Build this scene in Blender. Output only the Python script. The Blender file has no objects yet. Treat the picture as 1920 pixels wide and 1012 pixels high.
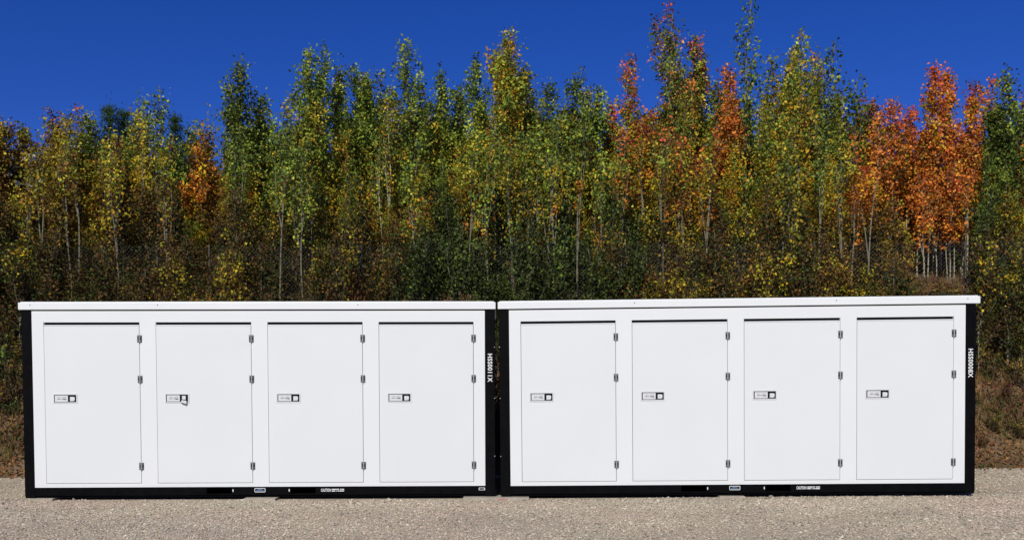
import bpy, math, random
import numpy as np
from mathutils import Matrix, Vector, noise

# ------------------------------------------------------------------ camera, sky, sun, exposure
scene = bpy.context.scene
CAM_H = 1.65
F_PX, CY_PX = 1717.0, 755.5            # focal length and principal row in photo pixels (1920 x 1012)
PITCH, ROLL = -0.03452, -0.00151
cam_data = bpy.data.cameras.new("camera")
cam_data.sensor_width = 36.0
cam_data.lens = F_PX / 1920.0 * 36.0
cam_data.shift_y = (CY_PX - 506.0) / 1920.0
cam_data.clip_start, cam_data.clip_end = 0.1, 2000.0
cam = bpy.data.objects.new("camera", cam_data)
scene.collection.objects.link(cam)
cam.matrix_world = (Matrix.Translation((0, 0, CAM_H)) @ Matrix.Rotation(math.radians(90) + PITCH, 4, 'X')
                    @ Matrix.Rotation(ROLL, 4, 'Z'))
scene.camera = cam

SUN_EL, SUN_AZ = math.radians(41), math.radians(16)     # azimuth: to the left of straight behind the camera
to_sun = Vector((-math.sin(SUN_AZ) * math.cos(SUN_EL), -math.cos(SUN_AZ) * math.cos(SUN_EL), math.sin(SUN_EL)))
world = bpy.data.worlds.new("World"); scene.world = world; world.use_nodes = True
wn, wl = world.node_tree.nodes, world.node_tree.links
wn.clear()
sky = wn.new('ShaderNodeTexSky'); sky.sky_type = 'NISHITA'; sky.sun_disc = False
sky.sun_elevation = SUN_EL; sky.sun_rotation = math.radians(180) + SUN_AZ
sky.altitude = 1300; sky.air_density = 1.0; sky.dust_density = 0.8; sky.ozone_density = 6.0
hs = wn.new('ShaderNodeHueSaturation'); hs.inputs['Saturation'].default_value = 1.25
bg = wn.new('ShaderNodeBackground'); bg.inputs['Strength'].default_value = 0.075
wo = wn.new('ShaderNodeOutputWorld')
tint = wn.new('ShaderNodeVectorMath'); tint.operation = 'MULTIPLY'; tint.inputs[1].default_value = (0.70, 0.63, 1.20)
wl.new(sky.outputs[0], hs.inputs['Color']); wl.new(hs.outputs[0], tint.inputs[0]); wl.new(tint.outputs[0], bg.inputs['Color']); wl.new(bg.outputs[0], wo.inputs['Surface'])

sun_data = bpy.data.lights.new("sun", 'SUN'); sun_data.energy = 3.65; sun_data.angle = math.radians(0.53)
sun_data.color = (1.0, 0.985, 0.81)
sun = bpy.data.objects.new("sun", sun_data); scene.collection.objects.link(sun)
sun.location = to_sun * 40
sun.rotation_euler = to_sun.to_track_quat('Z', 'Y').to_euler()

scene.view_settings.view_transform = 'Standard'; scene.view_settings.look = 'None'
scene.view_settings.exposure = 0.0; scene.view_settings.gamma = 1.0
scene.view_settings.use_curve_mapping = False
scene.cycles.max_bounces = 6; scene.cycles.diffuse_bounces = 3; scene.cycles.transmission_bounces = 3
scene.cycles.glossy_bounces = 2; scene.cycles.transparent_max_bounces = 4
scene.cycles.use_denoising = True
scene.cycles.denoiser = 'OPENIMAGEDENOISE'; scene.cycles.denoising_input_passes = 'RGB_ALBEDO_NORMAL'; scene.cycles.denoising_prefilter = 'ACCURATE'

rng = random.Random(11)
nrng = np.random.default_rng(5)
COL = scene.collection

# ------------------------------------------------------------------ helpers
def at(px, py, Y):
    """World point at depth Y that the photo shows at pixel (px, py)."""
    x, y = px - 960.0, py - CY_PX
    c, s = math.cos(-ROLL), math.sin(-ROLL)
    x, y = c * x - s * y, s * x + c * y
    r, u, f = x / F_PX, -y / F_PX, 1.0
    cp, sp = math.cos(PITCH), math.sin(PITCH)
    dy, dz = f * cp - u * sp, f * sp + u * cp
    k = Y / dy
    return Vector((r * k, Y, CAM_H + dz * k))

def lin(c):
    return tuple(((v / 255) / 12.92 if v / 255 <= 0.04045 else ((v / 255 + 0.055) / 1.055) ** 2.4) for v in c)

def tag(o, label=None, cat=None, group=None, kind=None):
    if label: o["label"] = label
    if cat: o["category"] = cat
    if group: o["group"] = group
    if kind: o["kind"] = kind
    return o

def link(name, data, parent=None):
    o = bpy.data.objects.new(name, data); COL.objects.link(o)
    if parent: o.parent = parent
    return o

def empty(name, loc, label, cat, group=None, rot=(0, 0, 0)):
    o = link(name, None); o.location = loc; o.rotation_euler = rot
    o.empty_display_size = 0.2
    return tag(o, label, cat, group)

class MB:
    """collects boxes, tubes and prisms into ONE mesh"""
    def __init__(self): self.v, self.f, self.m = [], [], []
    def add(self, vs, fs, mat=0):
        n = len(self.v); self.v += [tuple(p) for p in vs]
        self.f += [tuple(i + n for i in f) for f in fs]; self.m += [mat] * len(fs)
    def box(self, x0, x1, y0, y1, z0, z1, mat=0):
        self.add([(x0, y0, z0), (x1, y0, z0), (x1, y1, z0), (x0, y1, z0), (x0, y0, z1), (x1, y0, z1), (x1, y1, z1), (x0, y1, z1)],
                 [(0, 3, 2, 1), (4, 5, 6, 7), (0, 1, 5, 4), (1, 2, 6, 5), (2, 3, 7, 6), (3, 0, 4, 7)], mat)
    def prism_xz(self, pts, y0, y1, mat=0):
        """outline in x,z (counter-clockwise seen from -y) extruded from y0 to y1"""
        n = len(pts)
        vs = [(x, y0, z) for x, z in pts] + [(x, y1, z) for x, z in pts]
        fs = [tuple(range(n)), tuple(range(2 * n - 1, n - 1, -1))]
        fs += [(i + n, (i + 1) % n + n, (i + 1) % n, i)[::1] for i in range(n)]
        self.add(vs, fs, mat)
    def tube(self, pts, radii, sides=6, mat=0, cap=True):
        vs, fs = [], []
        for i, p in enumerate(pts):
            p = Vector(p)
            d = (Vector(pts[min(i + 1, len(pts) - 1)]) - Vector(pts[max(i - 1, 0)])).normalized()
            a = d.orthogonal().normalized() if abs(d.z) < 0.9 else Vector((1, 0, 0)).cross(d).normalized()
            b = d.cross(a)
            for k in range(sides):
                t = 2 * math.pi * k / sides
                vs.append(p + (a * math.cos(t) + b * math.sin(t)) * radii[i])
        for i in range(len(pts) - 1):
            for k in range(sides):
                k2 = (k + 1) % sides
                fs.append((i * sides + k, i * sides + k2, (i + 1) * sides + k2, (i + 1) * sides + k))
        if cap:
            fs.append(tuple(range(sides - 1, -1, -1))); n = (len(pts) - 1) * sides
            fs.append(tuple(range(n, n + sides)))
        self.add(vs, fs, mat)
    def mesh(self, name, mats):
        me = bpy.data.meshes.new(name); me.from_pydata(self.v, [], self.f)
        for m in (mats if isinstance(mats, (list, tuple)) else [mats]): me.materials.append(m)
        me.polygons.foreach_set("material_index", self.m); me.update()
        return me
    def build(self, name, mats, parent=None, bevel=0, smooth=False):
        o = link(name, self.mesh(name, mats), parent)
        if smooth: o.data.shade_smooth()
        if bevel:
            b = o.modifiers.new("bevel", 'BEVEL'); b.width = bevel; b.segments = 2; b.limit_method = 'ANGLE'
        return o

def frame_mesh(mb, xs, zs, y0, y1, hole, mat=0):
    """a plate in the x-z plane cut into cells; hole(i, j) says which cells are open"""
    nx, nz = len(xs) - 1, len(zs) - 1
    idx = {}
    vs, fs = [], []
    def V(i, j, k):
        if (i, j, k) not in idx: idx[i, j, k] = len(vs); vs.append((xs[i], (y0, y1)[k], zs[j]))
        return idx[i, j, k]
    solid = lambda i, j: 0 <= i < nx and 0 <= j < nz and not hole(i, j)
    for i in range(nx):
        for j in range(nz):
            if not solid(i, j): continue
            fs.append((V(i, j, 0), V(i + 1, j, 0), V(i + 1, j + 1, 0), V(i, j + 1, 0)))
            fs.append((V(i, j, 1), V(i, j + 1, 1), V(i + 1, j + 1, 1), V(i + 1, j, 1)))
            if not solid(i - 1, j): fs.append((V(i, j, 0), V(i, j + 1, 0), V(i, j + 1, 1), V(i, j, 1)))
            if not solid(i + 1, j): fs.append((V(i + 1, j, 0), V(i + 1, j, 1), V(i + 1, j + 1, 1), V(i + 1, j + 1, 0)))
            if not solid(i, j - 1): fs.append((V(i, j, 0), V(i, j, 1), V(i + 1, j, 1), V(i + 1, j, 0)))
            if not solid(i, j + 1): fs.append((V(i, j + 1, 0), V(i + 1, j + 1, 0), V(i + 1, j + 1, 1), V(i, j + 1, 1)))
    mb.add(vs, fs, mat)

def np_mesh(name, verts, faces, mat, cols=None, smooth=False):
    """verts (n,3), faces (m,k) with constant k, per-vertex colours (n,3)"""
    me = bpy.data.meshes.new(name)
    n, (m, k) = len(verts), faces.shape
    me.vertices.add(n); me.vertices.foreach_set("co", np.ascontiguousarray(verts, dtype=np.float32).ravel())
    me.loops.add(m * k); me.loops.foreach_set("vertex_index", np.ascontiguousarray(faces, dtype=np.int32).ravel())
    me.polygons.add(m); me.polygons.foreach_set("loop_start", np.arange(0, m * k, k, dtype=np.int32))
    if cols is not None:
        a = me.attributes.new("col", 'FLOAT_COLOR', 'POINT')
        c = np.ones((n, 4), dtype=np.float32); c[:, :3] = cols
        a.data.foreach_set("color", c.ravel())
    me.polygons.foreach_set("use_smooth", np.full(m, smooth))
    me.materials.append(mat); me.update(calc_edges=True); me.validate()
    return me

# ------------------------------------------------------------------ materials
def new_mat(name):
    m = bpy.data.materials.new(name); m.use_nodes = True
    return m, m.node_tree.nodes, m.node_tree.links, m.node_tree.nodes["Principled BSDF"]

def plain(name, col, rough=0.5, metal=0.0, vary=0.06, scale=6.0, bump=0.0, bscale=60.0, spec=0.5, coords='Object'):
    m, n, l, p = new_mat(name)
    tc = n.new('ShaderNodeTexCoord')
    nz = n.new('ShaderNodeTexNoise'); nz.inputs['Scale'].default_value = scale; nz.inputs['Detail'].default_value = 5
    l.new(tc.outputs[coords], nz.inputs['Vector'])
    mr = n.new('ShaderNodeMapRange'); mr.inputs[1].default_value = 0.3; mr.inputs[2].default_value = 0.7
    mr.inputs[3].default_value = 1 - vary; mr.inputs[4].default_value = 1 + vary
    l.new(nz.outputs['Fac'], mr.inputs[0])
    mx = n.new('ShaderNodeVectorMath'); mx.operation = 'SCALE'; mx.inputs[0].default_value = col
    l.new(mr.outputs[0], mx.inputs['Scale']); l.new(mx.outputs[0], p.inputs['Base Color'])
    r2 = n.new('ShaderNodeMapRange'); r2.inputs[3].default_value = max(0, rough - 0.08); r2.inputs[4].default_value = min(1, rough + 0.08)
    l.new(nz.outputs['Fac'], r2.inputs[0]); l.new(r2.outputs[0], p.inputs['Roughness'])
    p.inputs['Metallic'].default_value = metal
    p.inputs['Specular IOR Level'].default_value = spec
    if bump:
        n2 = n.new('ShaderNodeTexNoise'); n2.inputs['Scale'].default_value = bscale; n2.inputs['Detail'].default_value = 4
        l.new(tc.outputs[coords], n2.inputs['Vector'])
        b = n.new('ShaderNodeBump'); b.inputs['Strength'].default_value = bump; b.inputs['Distance'].default_value = 0.01
        l.new(n2.outputs['Fac'], b.inputs['Height']); l.new(b.outputs[0], p.inputs['Normal'])
    return m

M = {}
M['white'] = plain('white_paint', (0.80, 0.805, 0.81), 0.42, vary=0.012, scale=1.3, bump=0.02, bscale=2.0, spec=0.35)
M['door'] = plain('white_door_paint', (0.775, 0.785, 0.79), 0.42, vary=0.012, scale=1.1, bump=0.03, bscale=1.6, spec=0.35)
M['roof'] = plain('white_roof_paint', (0.82, 0.825, 0.83), 0.4, vary=0.015, scale=2.0, spec=0.35)
M['black'] = plain('black_paint', (0.0032, 0.0032, 0.0036), 0.55, vary=0.3, scale=9.0, bump=0.05, bscale=30, spec=0.06)
M['shade_black'] = plain('recess_shade_black', (0.008, 0.008, 0.011), 0.75, vary=0.1, spec=0.15)  # near-black that paints shade behind door gaps and in latch recesses
M['hinge'] = plain('dark_hinge_steel', (0.035, 0.033, 0.035), 0.45, vary=0.2, scale=60, spec=0.4)
M['steel'] = plain('galvanised_steel', (0.55, 0.55, 0.56), 0.4, 0.3, vary=0.1, scale=50)
M['latch'] = plain('latch_plate_paint', (0.72, 0.72, 0.73), 0.4, vary=0.03, scale=30)
M['letter'] = plain('white_vinyl', (0.82, 0.82, 0.82), 0.5, vary=0.02)
M['blue'] = plain('blue_print', (0.13, 0.19, 0.30), 0.5, vary=0.2, scale=80)
M['grey'] = plain('grey_print', (0.2, 0.2, 0.21), 0.5, vary=0.3, scale=120)
M['timber'] = plain('weathered_timber', (0.40, 0.345, 0.28), 0.85, vary=0.15, scale=14, bump=0.3, bscale=40)
M['pink'] = plain('faded_red_paint', (0.42, 0.22, 0.20), 0.85, vary=0.2, scale=30)
M['wire'] = plain('galvanised_wire', (0.085, 0.076, 0.064), 0.7, 0.0, vary=0.15, scale=3)
M['post'] = plain('fence_post_steel', (0.06, 0.052, 0.04), 0.6, 0.2, vary=0.25, scale=10)

def leaf_material(name, transl=0.25, rough=0.5, spec=0.35):
    m, n, l, p = new_mat(name)
    at_ = n.new('ShaderNodeAttribute'); at_.attribute_name = 'col'
    oi = n.new('ShaderNodeObjectInfo')
    mr = n.new('ShaderNodeMapRange'); mr.inputs[3].default_value = 0.85; mr.inputs[4].default_value = 1.15
    l.new(oi.outputs['Random'], mr.inputs[0])
    sc = n.new('ShaderNodeVectorMath'); sc.operation = 'SCALE'
    l.new(at_.outputs['Color'], sc.inputs[0]); l.new(mr.outputs[0], sc.inputs['Scale'])
    l.new(sc.outputs[0], p.inputs['Base Color'])
    p.inputs['Roughness'].default_value = rough; p.inputs['Specular IOR Level'].default_value = spec
    tr = n.new('ShaderNodeBsdfTranslucent'); l.new(sc.outputs[0], tr.inputs['Color'])
    mix = n.new('ShaderNodeMixShader'); mix.inputs[0].default_value = transl
    l.new(p.outputs[0], mix.inputs[1]); l.new(tr.outputs[0], mix.inputs[2])
    l.new(mix.outputs[0], n['Material Output'].inputs['Surface'])
    return m
M['leaf'] = leaf_material('leaf', 0.22, 0.55, 0.2)
M['needle'] = leaf_material('pine_needle', 0.08, 0.6, 0.2)
M['dry'] = leaf_material('dry_grass', 0.15, 0.8, 0.1)

def bark(name, pale, dark, amount):
    m, n, l, p = new_mat(name)
    tc = n.new('ShaderNodeTexCoord'); mp = n.new('ShaderNodeMapping'); mp.inputs['Scale'].default_value = (6, 6, 14)
    nz = n.new('ShaderNodeTexNoise'); nz.inputs['Scale'].default_value = 1.0; nz.inputs['Detail'].default_value = 4
    l.new(tc.outputs['Object'], mp.inputs[0]); l.new(mp.outputs[0], nz.inputs['Vector'])
    cr = n.new('ShaderNodeValToRGB')
    cr.color_ramp.elements[0].position = amount - 0.08; cr.color_ramp.elements[0].color = (*dark, 1)
    cr.color_ramp.elements[1].position = amount + 0.05; cr.color_ramp.elements[1].color = (*pale, 1)
    l.new(nz.outputs['Fac'], cr.inputs[0]); l.new(cr.outputs[0], p.inputs['Base Color'])
    p.inputs['Roughness'].default_value = 0.8; p.inputs['Specular IOR Level'].default_value = 0.15
    return m
M['bark'] = bark('aspen_bark', (0.22, 0.20, 0.14), (0.06, 0.05, 0.035), 0.45)
M['birch'] = bark('pale_aspen_bark', (0.40, 0.36, 0.26), (0.08, 0.065, 0.045), 0.45)
M['brownbark'] = bark('brown_bark', (0.11, 0.085, 0.06), (0.04, 0.03, 0.025), 0.45)

# ------------------------------------------------------------------ terrain
def smooth(a, b, x):
    t = min(1.0, max(0.0, (x - a) / (b - a))); return t * t * (3 - 2 * t)
def ground_z(x, y):
    return 0.0086 * min(max(x, 0.0), 12.0)
def toe(x):
    return 14.55 + 0.03 * x + 0.16 * noise.noise((x * 0.5, 3.1, 0))
def bank_z(x, y):
    t = y - toe(x)
    z = ground_z(x, y)
    if t <= 0: return z - 0.25 * min(1.0, -t)
    k = min(t, 4.6)
    rise = 0.75 * k
    if t > 4.6: rise += 0.22 * (1 - math.exp(-(t - 4.6) / 0.5)) + 0.05 * (t - 4.6)
    b = 0.16 * noise.noise((x * 0.7, y * 0.7, 1.0)) + 0.07 * noise.noise((x * 2.1, y * 2.1, 5.0)) + 0.03 * noise.noise((x * 6, y * 6, 2.0))
    return z + rise + b * smooth(0, 1.0, t)

def grid_sheet(name, xs, ys, fz, mat):
    vs = np.array([(x, y, fz(x, y)) for y in ys for x in xs], dtype=np.float32)
    nx = len(xs)
    fs = np.array([(j * nx + i, j * nx + i + 1, (j + 1) * nx + i + 1, (j + 1) * nx + i)
                   for j in range(len(ys) - 1) for i in range(nx - 1)], dtype=np.int32)
    me = np_mesh(name, vs, fs, mat, smooth=True)
    return tag(link(name, me), kind="structure")

def gravel_material():
    m, n, l, p = new_mat('gravel_fines')
    tc = n.new('ShaderNodeTexCoord')
    big = n.new('ShaderNodeTexNoise'); big.inputs['Scale'].default_value = 0.55; big.inputs['Detail'].default_value = 4
    fine = n.new('ShaderNodeTexVoronoi'); fine.inputs['Scale'].default_value = 55
    nz = n.new('ShaderNodeTexNoise'); nz.inputs['Scale'].default_value = 90; nz.inputs['Detail'].default_value = 6
    for t in (big, fine, nz): l.new(tc.outputs['Object'], t.inputs['Vector'])
    r1 = n.new('ShaderNodeValToRGB')
    r1.color_ramp.elements[0].position = 0.38; r1.color_ramp.elements[0].color = (0.43, 0.365, 0.275, 1)
    r1.color_ramp.elements[1].position = 0.62; r1.color_ramp.elements[1].color = (0.53, 0.435, 0.315, 1)
    l.new(big.outputs['Fac'], r1.inputs[0])
    r2 = n.new('ShaderNodeMapRange'); r2.inputs[1].default_value = 0.3; r2.inputs[2].default_value = 0.7
    r2.inputs[3].default_value = 0.72; r2.inputs[4].default_value = 1.2
    l.new(nz.outputs['Fac'], r2.inputs[0])
    sc = n.new('ShaderNodeVectorMath'); sc.operation = 'SCALE'
    l.new(r1.outputs[0], sc.inputs[0]); l.new(r2.outputs[0], sc.inputs['Scale'])
    l.new(sc.outputs[0], p.inputs['Base Color']); p.inputs['Roughness'].default_value = 0.95
    p.inputs['Specular IOR Level'].default_value = 0.1
    b = n.new('ShaderNodeBump'); b.inputs['Strength'].default_value = 0.9; b.inputs['Distance'].default_value = 0.012
    l.new(fine.outputs['Distance'], b.inputs['Height']); l.new(b.outputs[0], p.inputs['Normal'])
    return m
M['gravel'] = gravel_material()

def soil_material():
    m, n, l, p = new_mat('bank_soil_and_litter')
    tc = n.new('ShaderNodeTexCoord')
    a = n.new('ShaderNodeTexNoise'); a.inputs['Scale'].default_value = 1.6; a.inputs['Detail'].default_value = 8
    v = n.new('ShaderNodeTexVoronoi'); v.inputs['Scale'].default_value = 22
    l.new(tc.outputs['Object'], a.inputs['Vector']); l.new(tc.outputs['Object'], v.inputs['Vector'])
    r = n.new('ShaderNodeValToRGB'); e = r.color_ramp.elements
    e[0].position = 0.35; e[0].color = (0.055, 0.038, 0.024, 1)
    e[1].position = 0.66; e[1].color = (0.20, 0.135, 0.085, 1)
    e.new(0.5).color = (0.11, 0.078, 0.048, 1)
    l.new(a.outputs['Fac'], r.inputs[0])
    mx = n.new('ShaderNodeMix'); mx.data_type = 'RGBA'; mx.inputs[0].default_value = 0.35
    hs_ = n.new('ShaderNodeValToRGB'); q = hs_.color_ramp.elements
    q[0].color = (0.20, 0.09, 0.05, 1); q[1].color = (0.16, 0.13, 0.06, 1)
    l.new(v.outputs['Color'], hs_.inputs[0])
    l.new(r.outputs[0], mx.inputs[6]); l.new(hs_.outputs[0], mx.inputs[7]); l.new(mx.outputs[2], p.inputs['Base Color'])
    p.inputs['Roughness'].default_value = 1.0; p.inputs['Specular IOR Level'].default_value = 0.05
    b = n.new('ShaderNodeBump'); b.inputs['Strength'].default_value = 1.0; b.inputs['Distance'].default_value = 0.04
    l.new(a.outputs['Fac'], b.inputs['Height']); l.new(b.outputs[0], p.inputs['Normal'])
    return m
M['soil'] = soil_material()

def axis(parts):
    out = []
    for a, b, s in parts: out += list(np.arange(a, b, s))
    return out + [parts[-1][1]]
gxs = axis([(-300, -40, 20), (-40, -14, 2), (-14, 14, 0.25), (14, 40, 2), (40, 300, 20)])
grid_sheet("gravel_yard", gxs, axis([(-300, -20, 20), (-20, 6, 2), (6, 15.3, 0.25)]), lambda x, y: ground_z(x, y), M['gravel'])
grid_sheet("earth_bank", gxs, axis([(13.6, 21, 0.15), (21, 32, 0.8), (32, 80, 6), (80, 400, 40)]), bank_z, M['soil'])

# ------------------------------------------------------------------ the two storage containers
W, DEP, PW = 6.06, 2.44, 0.13
Z_RAIL, Z_WT, Z_RB, Z_RT = 0.136, 2.400, 2.417, 2.508
D_X0 = [0.278, 1.706, 3.134, 4.562]; D_W = 1.222
D_Z0, D_Z1 = 0.186, 2.257

def hinge_mesh():
    b = MB()
    for s in (-1, 1):
        x0, x1 = sorted((s * 0.006, s * 0.028))
        b.box(x0, x1, -0.0075, -0.0022, -0.045, 0.045, 0)
        for z in (-0.026, 0.030):
            cx = s * 0.017
            b.tube([(cx, -0.0078, z), (cx, -0.0105, z)], [0.0058, 0.0045], 8, 1)
    b.tube([(0, -0.009, -0.047), (0, -0.009, 0.046)], [0.0062] * 2, 8, 1)
    b.tube([(0, -0.009, -0.060), (0, -0.009, -0.0471)], [0.003, 0.006], 6, 0)
    return b.mesh("hinge", [M['hinge'], M['steel']])
HINGE = hinge_mesh()

def latch_plate_mesh():
    b = MB()
    frame_mesh(b, [-0.155, -0.14, 0.142, 0.157], [-0.060, -0.047, 0.048, 0.061], -0.0065, -0.0022, lambda i, j: i == 1 and j == 1, 0)
    b.box(-0.1395, 0.1415, -0.0035, -0.0021, -0.0465, 0.0475, 1)      # black plate painting the shade inside the latch recess
    b.box(-0.128, 0.037, -0.0105, -0.0037, -0.0405, 0.0395, 0)       # pale cover
    for x0, x1, z0, z1, mt in ((-0.098, -0.055, 0.014, 0.018, 2), (-0.03, 0.018, 0.013, 0.018, 2), (-0.098, -0.064, -0.010, -0.001, 2),
                               (-0.060, -0.040, -0.005, 0.001, 2), (-0.035, 0.012, -0.012, 0.000, 2), (-0.010, 0.019, -0.016, -0.006, 2)):
        b.box(x0, x1, -0.0113, -0.0106, z0, z1, mt)
    return b.mesh("latch_plate", [M['latch'], M['shade_black'], M['grey']])
LATCH = latch_plate_mesh()

def latch_handle_mesh():
    pts = [(0.064, -0.034), (0.106, -0.034), (0.118, -0.029), (0.124, -0.018), (0.124, 0.012), (0.118, 0.020), (0.106, 0.022), (0.064, 0.022)]
    b = MB(); b.prism_xz(pts, -0.011, -0.0037)
    return b.mesh("latch_handle", [M['latch']])
HANDLE = latch_handle_mesh()

def open_handle_mesh():
    b = MB()
    b.box(0.066, 0.112, -0.010, -0.0037, -0.016, 0.032, 0)
    R = [(0.060, -0.052), (0.122, -0.074), (0.128, -0.062), (0.124, -0.030), (0.064, -0.024)]
    b.prism_xz(R, -0.026, -0.018, 0)
    b.prism_xz([(0.056, -0.058), (0.122, -0.081), (0.124, -0.0745), (0.058, -0.0525)], -0.028, -0.0037, 1)
    b.prism_xz([(0.124, -0.030), (0.128, -0.062), (0.1315, -0.062), (0.128, -0.028)], -0.024, -0.0037, 1)
    return b.mesh("latch_handle", [M['latch'], M['hinge']])
OPEN_HANDLE = open_handle_mesh()

def text_mesh(body, size, bold=0.0, spacing=1.0):
    cu = bpy.data.curves.new("lettering", 'FONT'); cu.body = body; cu.size = size; cu.align_x = 'CENTER'; cu.align_y = 'CENTER'
    cu.offset = bold; cu.extrude = 0.0008; cu.space_character = spacing; cu.resolution_u = 3
    o = bpy.data.objects.new("lettering", cu); COL.objects.link(o)
    bpy.context.view_layer.update()
    me = bpy.data.meshes.new_from_object(o.evaluated_get(bpy.context.evaluated_depsgraph_get()))
    bpy.data.objects.remove(o); bpy.data.curves.remove(cu)
    me.materials.clear(); me.materials.append(M['letter']); me.name = "lettering"
    return me

def put_text(me, name, parent, x, z, y, width, height, down=False):
    """stretch the lettering to width x height (along and across the line of writing)"""
    co = np.empty(len(me.vertices) * 3, dtype=np.float32); me.vertices.foreach_get("co", co); co = co.reshape(-1, 3)
    lo, hi = co[:, :2].min(0), co[:, :2].max(0)
    co[:, :2] = (co[:, :2] - (lo + hi) / 2) / (hi - lo) * np.array([width, height])
    me.vertices.foreach_set("co", co.ravel()); me.update()
    o = link(name, me, parent); o.location = (x, y, z)
    o.rotation_euler = (math.pi / 2, math.pi / 2 if down else 0, 0)
    return o

def rounded_rect(x0, x1, z0, z1, r):
    pts = []
    for cx, cz, a0 in ((x1 - r, z0 + r, -90), (x1 - r, z1 - r, 0), (x0 + r, z1 - r, 90), (x0 + r, z0 + r, 180)):
        for k in range(4):
            a = math.radians(a0 + k * 30); pts.append((cx + r * math.cos(a), cz + r * math.sin(a)))
    return pts

def make_container(loc, yaw, tilt, ovl, ovr, code, label, open_door=None, small_plate=False, door_labels=()):
    root = empty("storage_container", loc, label, "container", "white storage containers on the gravel yard", (0, -tilt, yaw))
    # roof cap
    b = MB(); b.box(-ovl, W + ovr, -0.014, DEP + 0.03, Z_RB, Z_RT)
    b.box(-ovl + 0.02, W + ovr - 0.02, 0.005, DEP + 0.01, Z_RT + 0.0005, Z_RT + 0.012)
    roof = b.build("roof", M['roof'], root, bevel=0.006)
    for x in (1.74, 4.30, 5.95 if code.endswith("8X") else 0.12):
        s = MB(); s.tube([(x, -0.0142, 2.475), (x, -0.018, 2.475)], [0.007, 0.005], 8); s.build("screw", M['hinge'], roof)
    # posts
    for x0 in (0.0, W - PW):
        for y0 in (0.0, DEP - PW):
            b = MB(); b.box(x0, x0 + PW, y0, y0 + PW, 0.028, Z_RB - 0.002)
            b.box(x0 + 0.004, x0 + PW - 0.004, y0 + 0.004, y0 + PW - 0.004, 0.0, 0.0275)
            b.build("corner_post", M['black'], root, bevel=0.004)
    # bottom rails with fork pockets, and a set-back lower flange
    for y0, y1, nm in ((0.003, 0.075, "front_rail"), (DEP - 0.075, DEP - 0.003, "rear_rail")):
        b = MB()
        frame_mesh(b, [PW + 0.0005, 2.33, 2.65, 3.41, 3.73, W - PW - 0.0005], [0.030, 0.042, 0.122, Z_RAIL - 0.001], y0, y1, lambda i, j: i in (1, 3) and j == 1)
        b.box(PW, W - PW, y0 + 0.02, y1 - 0.02, 0.004, 0.0295)
        b.build(nm, M['black'], root)
    for x0 in (2.33, 3.41):
        b = MB(); t = 0.006
        b.box(x0 - t, x0 - 0.0005, 0.076, DEP - 0.076, 0.042, 0.122); b.box(x0 + 0.3205, x0 + 0.32 + t, 0.076, DEP - 0.076, 0.042, 0.122)
        b.box(x0 - t, x0 + 0.32 + t, 0.076, DEP - 0.076, 0.1225, 0.128); b.box(x0 - t, x0 + 0.32 + t, 0.076, DEP - 0.076, 0.036, 0.0415)
        b.build("fork_pocket", M['black'], root)
    for x0, x1, nm in ((0.004, 0.074, "side_rail"), (W - 0.074, W - 0.004, "side_rail")):
        b = MB(); b.box(x0, x1, PW + 0.0005, DEP - PW - 0.0005, 0.030, Z_RAIL - 0.001); b.build(nm, M['black'], root)
    b = MB(); b.box(0.08, W - 0.08, 0.08, DEP - 0.08, 0.130, 0.150); b.build("floor", M['black'], root)
    b = MB(); b.box(PW + 0.0005, W - PW - 0.0005, 0.006, 0.07, Z_WT + 0.0005, Z_RB - 0.0005); b.build("roof_shadow_strip", M['black'], root)  # black strip painting the shadow line under the roof edge
    # white front with four door openings
    xs = [PW + 0.0005]
    for d in D_X0: xs += [d, d + D_W]
    xs.append(W - PW - 0.0005)
    b = MB(); frame_mesh(b, xs, [Z_RAIL, D_Z0, D_Z1, Z_WT], 0.0015, 0.045, lambda i, j: j == 1 and i % 2 == 1)
    b.build("front_panel", M['white'], root)
    b = MB(); b.box(PW + 0.01, W - PW - 0.01, 0.0455, 0.052, Z_RAIL + 0.02, Z_WT - 0.02); b.build("gap_shade_backing", M['shade_black'], root)  # black sheet added behind the doors so their gaps read as shade
    # the other three walls: shallow ribbed white panels
    for x0, x1, s in ((0.012, 0.05, 1), (W - 0.05, W - 0.012, -1)):
        b = MB(); b.box(x0, x1, PW + 0.0005, DEP - PW - 0.0005, Z_RAIL, Z_RB - 0.003)
        for k in range(5):
            y = 0.38 + k * 0.42
            b.box(x0 - 0.006 if s > 0 else x1 + 0.0003, x0 - 0.0003 if s > 0 else x1 + 0.006, y - 0.05, y + 0.05, 0.25, 2.3)
        b.build("side_wall", M['white'], root)
    b = MB(); b.box(PW + 0.0005, W - PW - 0.0005, DEP - 0.05, DEP - 0.012, Z_RAIL, Z_RB - 0.003); b.build("rear_wall", M['white'], root)
    # doors
    for k, d in enumerate(D_X0):
        g = 0.0055
        b = MB(); b.box(d + g, d + D_W - g, -0.0015, 0.034, D_Z0 + 0.005, 2.2085)
        b.box(d + g, d + D_W - g, 0.001, 0.034, 2.2120, 2.2235)
        b.box(d + g, d + D_W - g, 0.010, 0.033, 2.2086, 2.2119)
        door = b.build("door", M['door'], root, bevel=0.002)
        for z in (2.045, 1.526, 0.407):
            h = link("hinge", HINGE, door); h.location = (d + D_W, 0, z)
        lp = link("latch_plate", LATCH, door); lp.location = (d + 0.262, 0, 1.282)
        if open_door == k:
            lh = link("latch_handle", OPEN_HANDLE, door); lh["label"] = "latch handle pulled open and hanging at a slant"
        else:
            lh = link("latch_handle", HANDLE, door)
        lh.location = lp.location
        if door_labels: door["label"] = door_labels[k]
    # markings
    t = put_text(text_mesh(code, 0.1, 0.0022, 1.08), "serial_number", root, W - PW + 0.066, 1.662, -0.0012, 0.365, 0.060, True)
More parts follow.
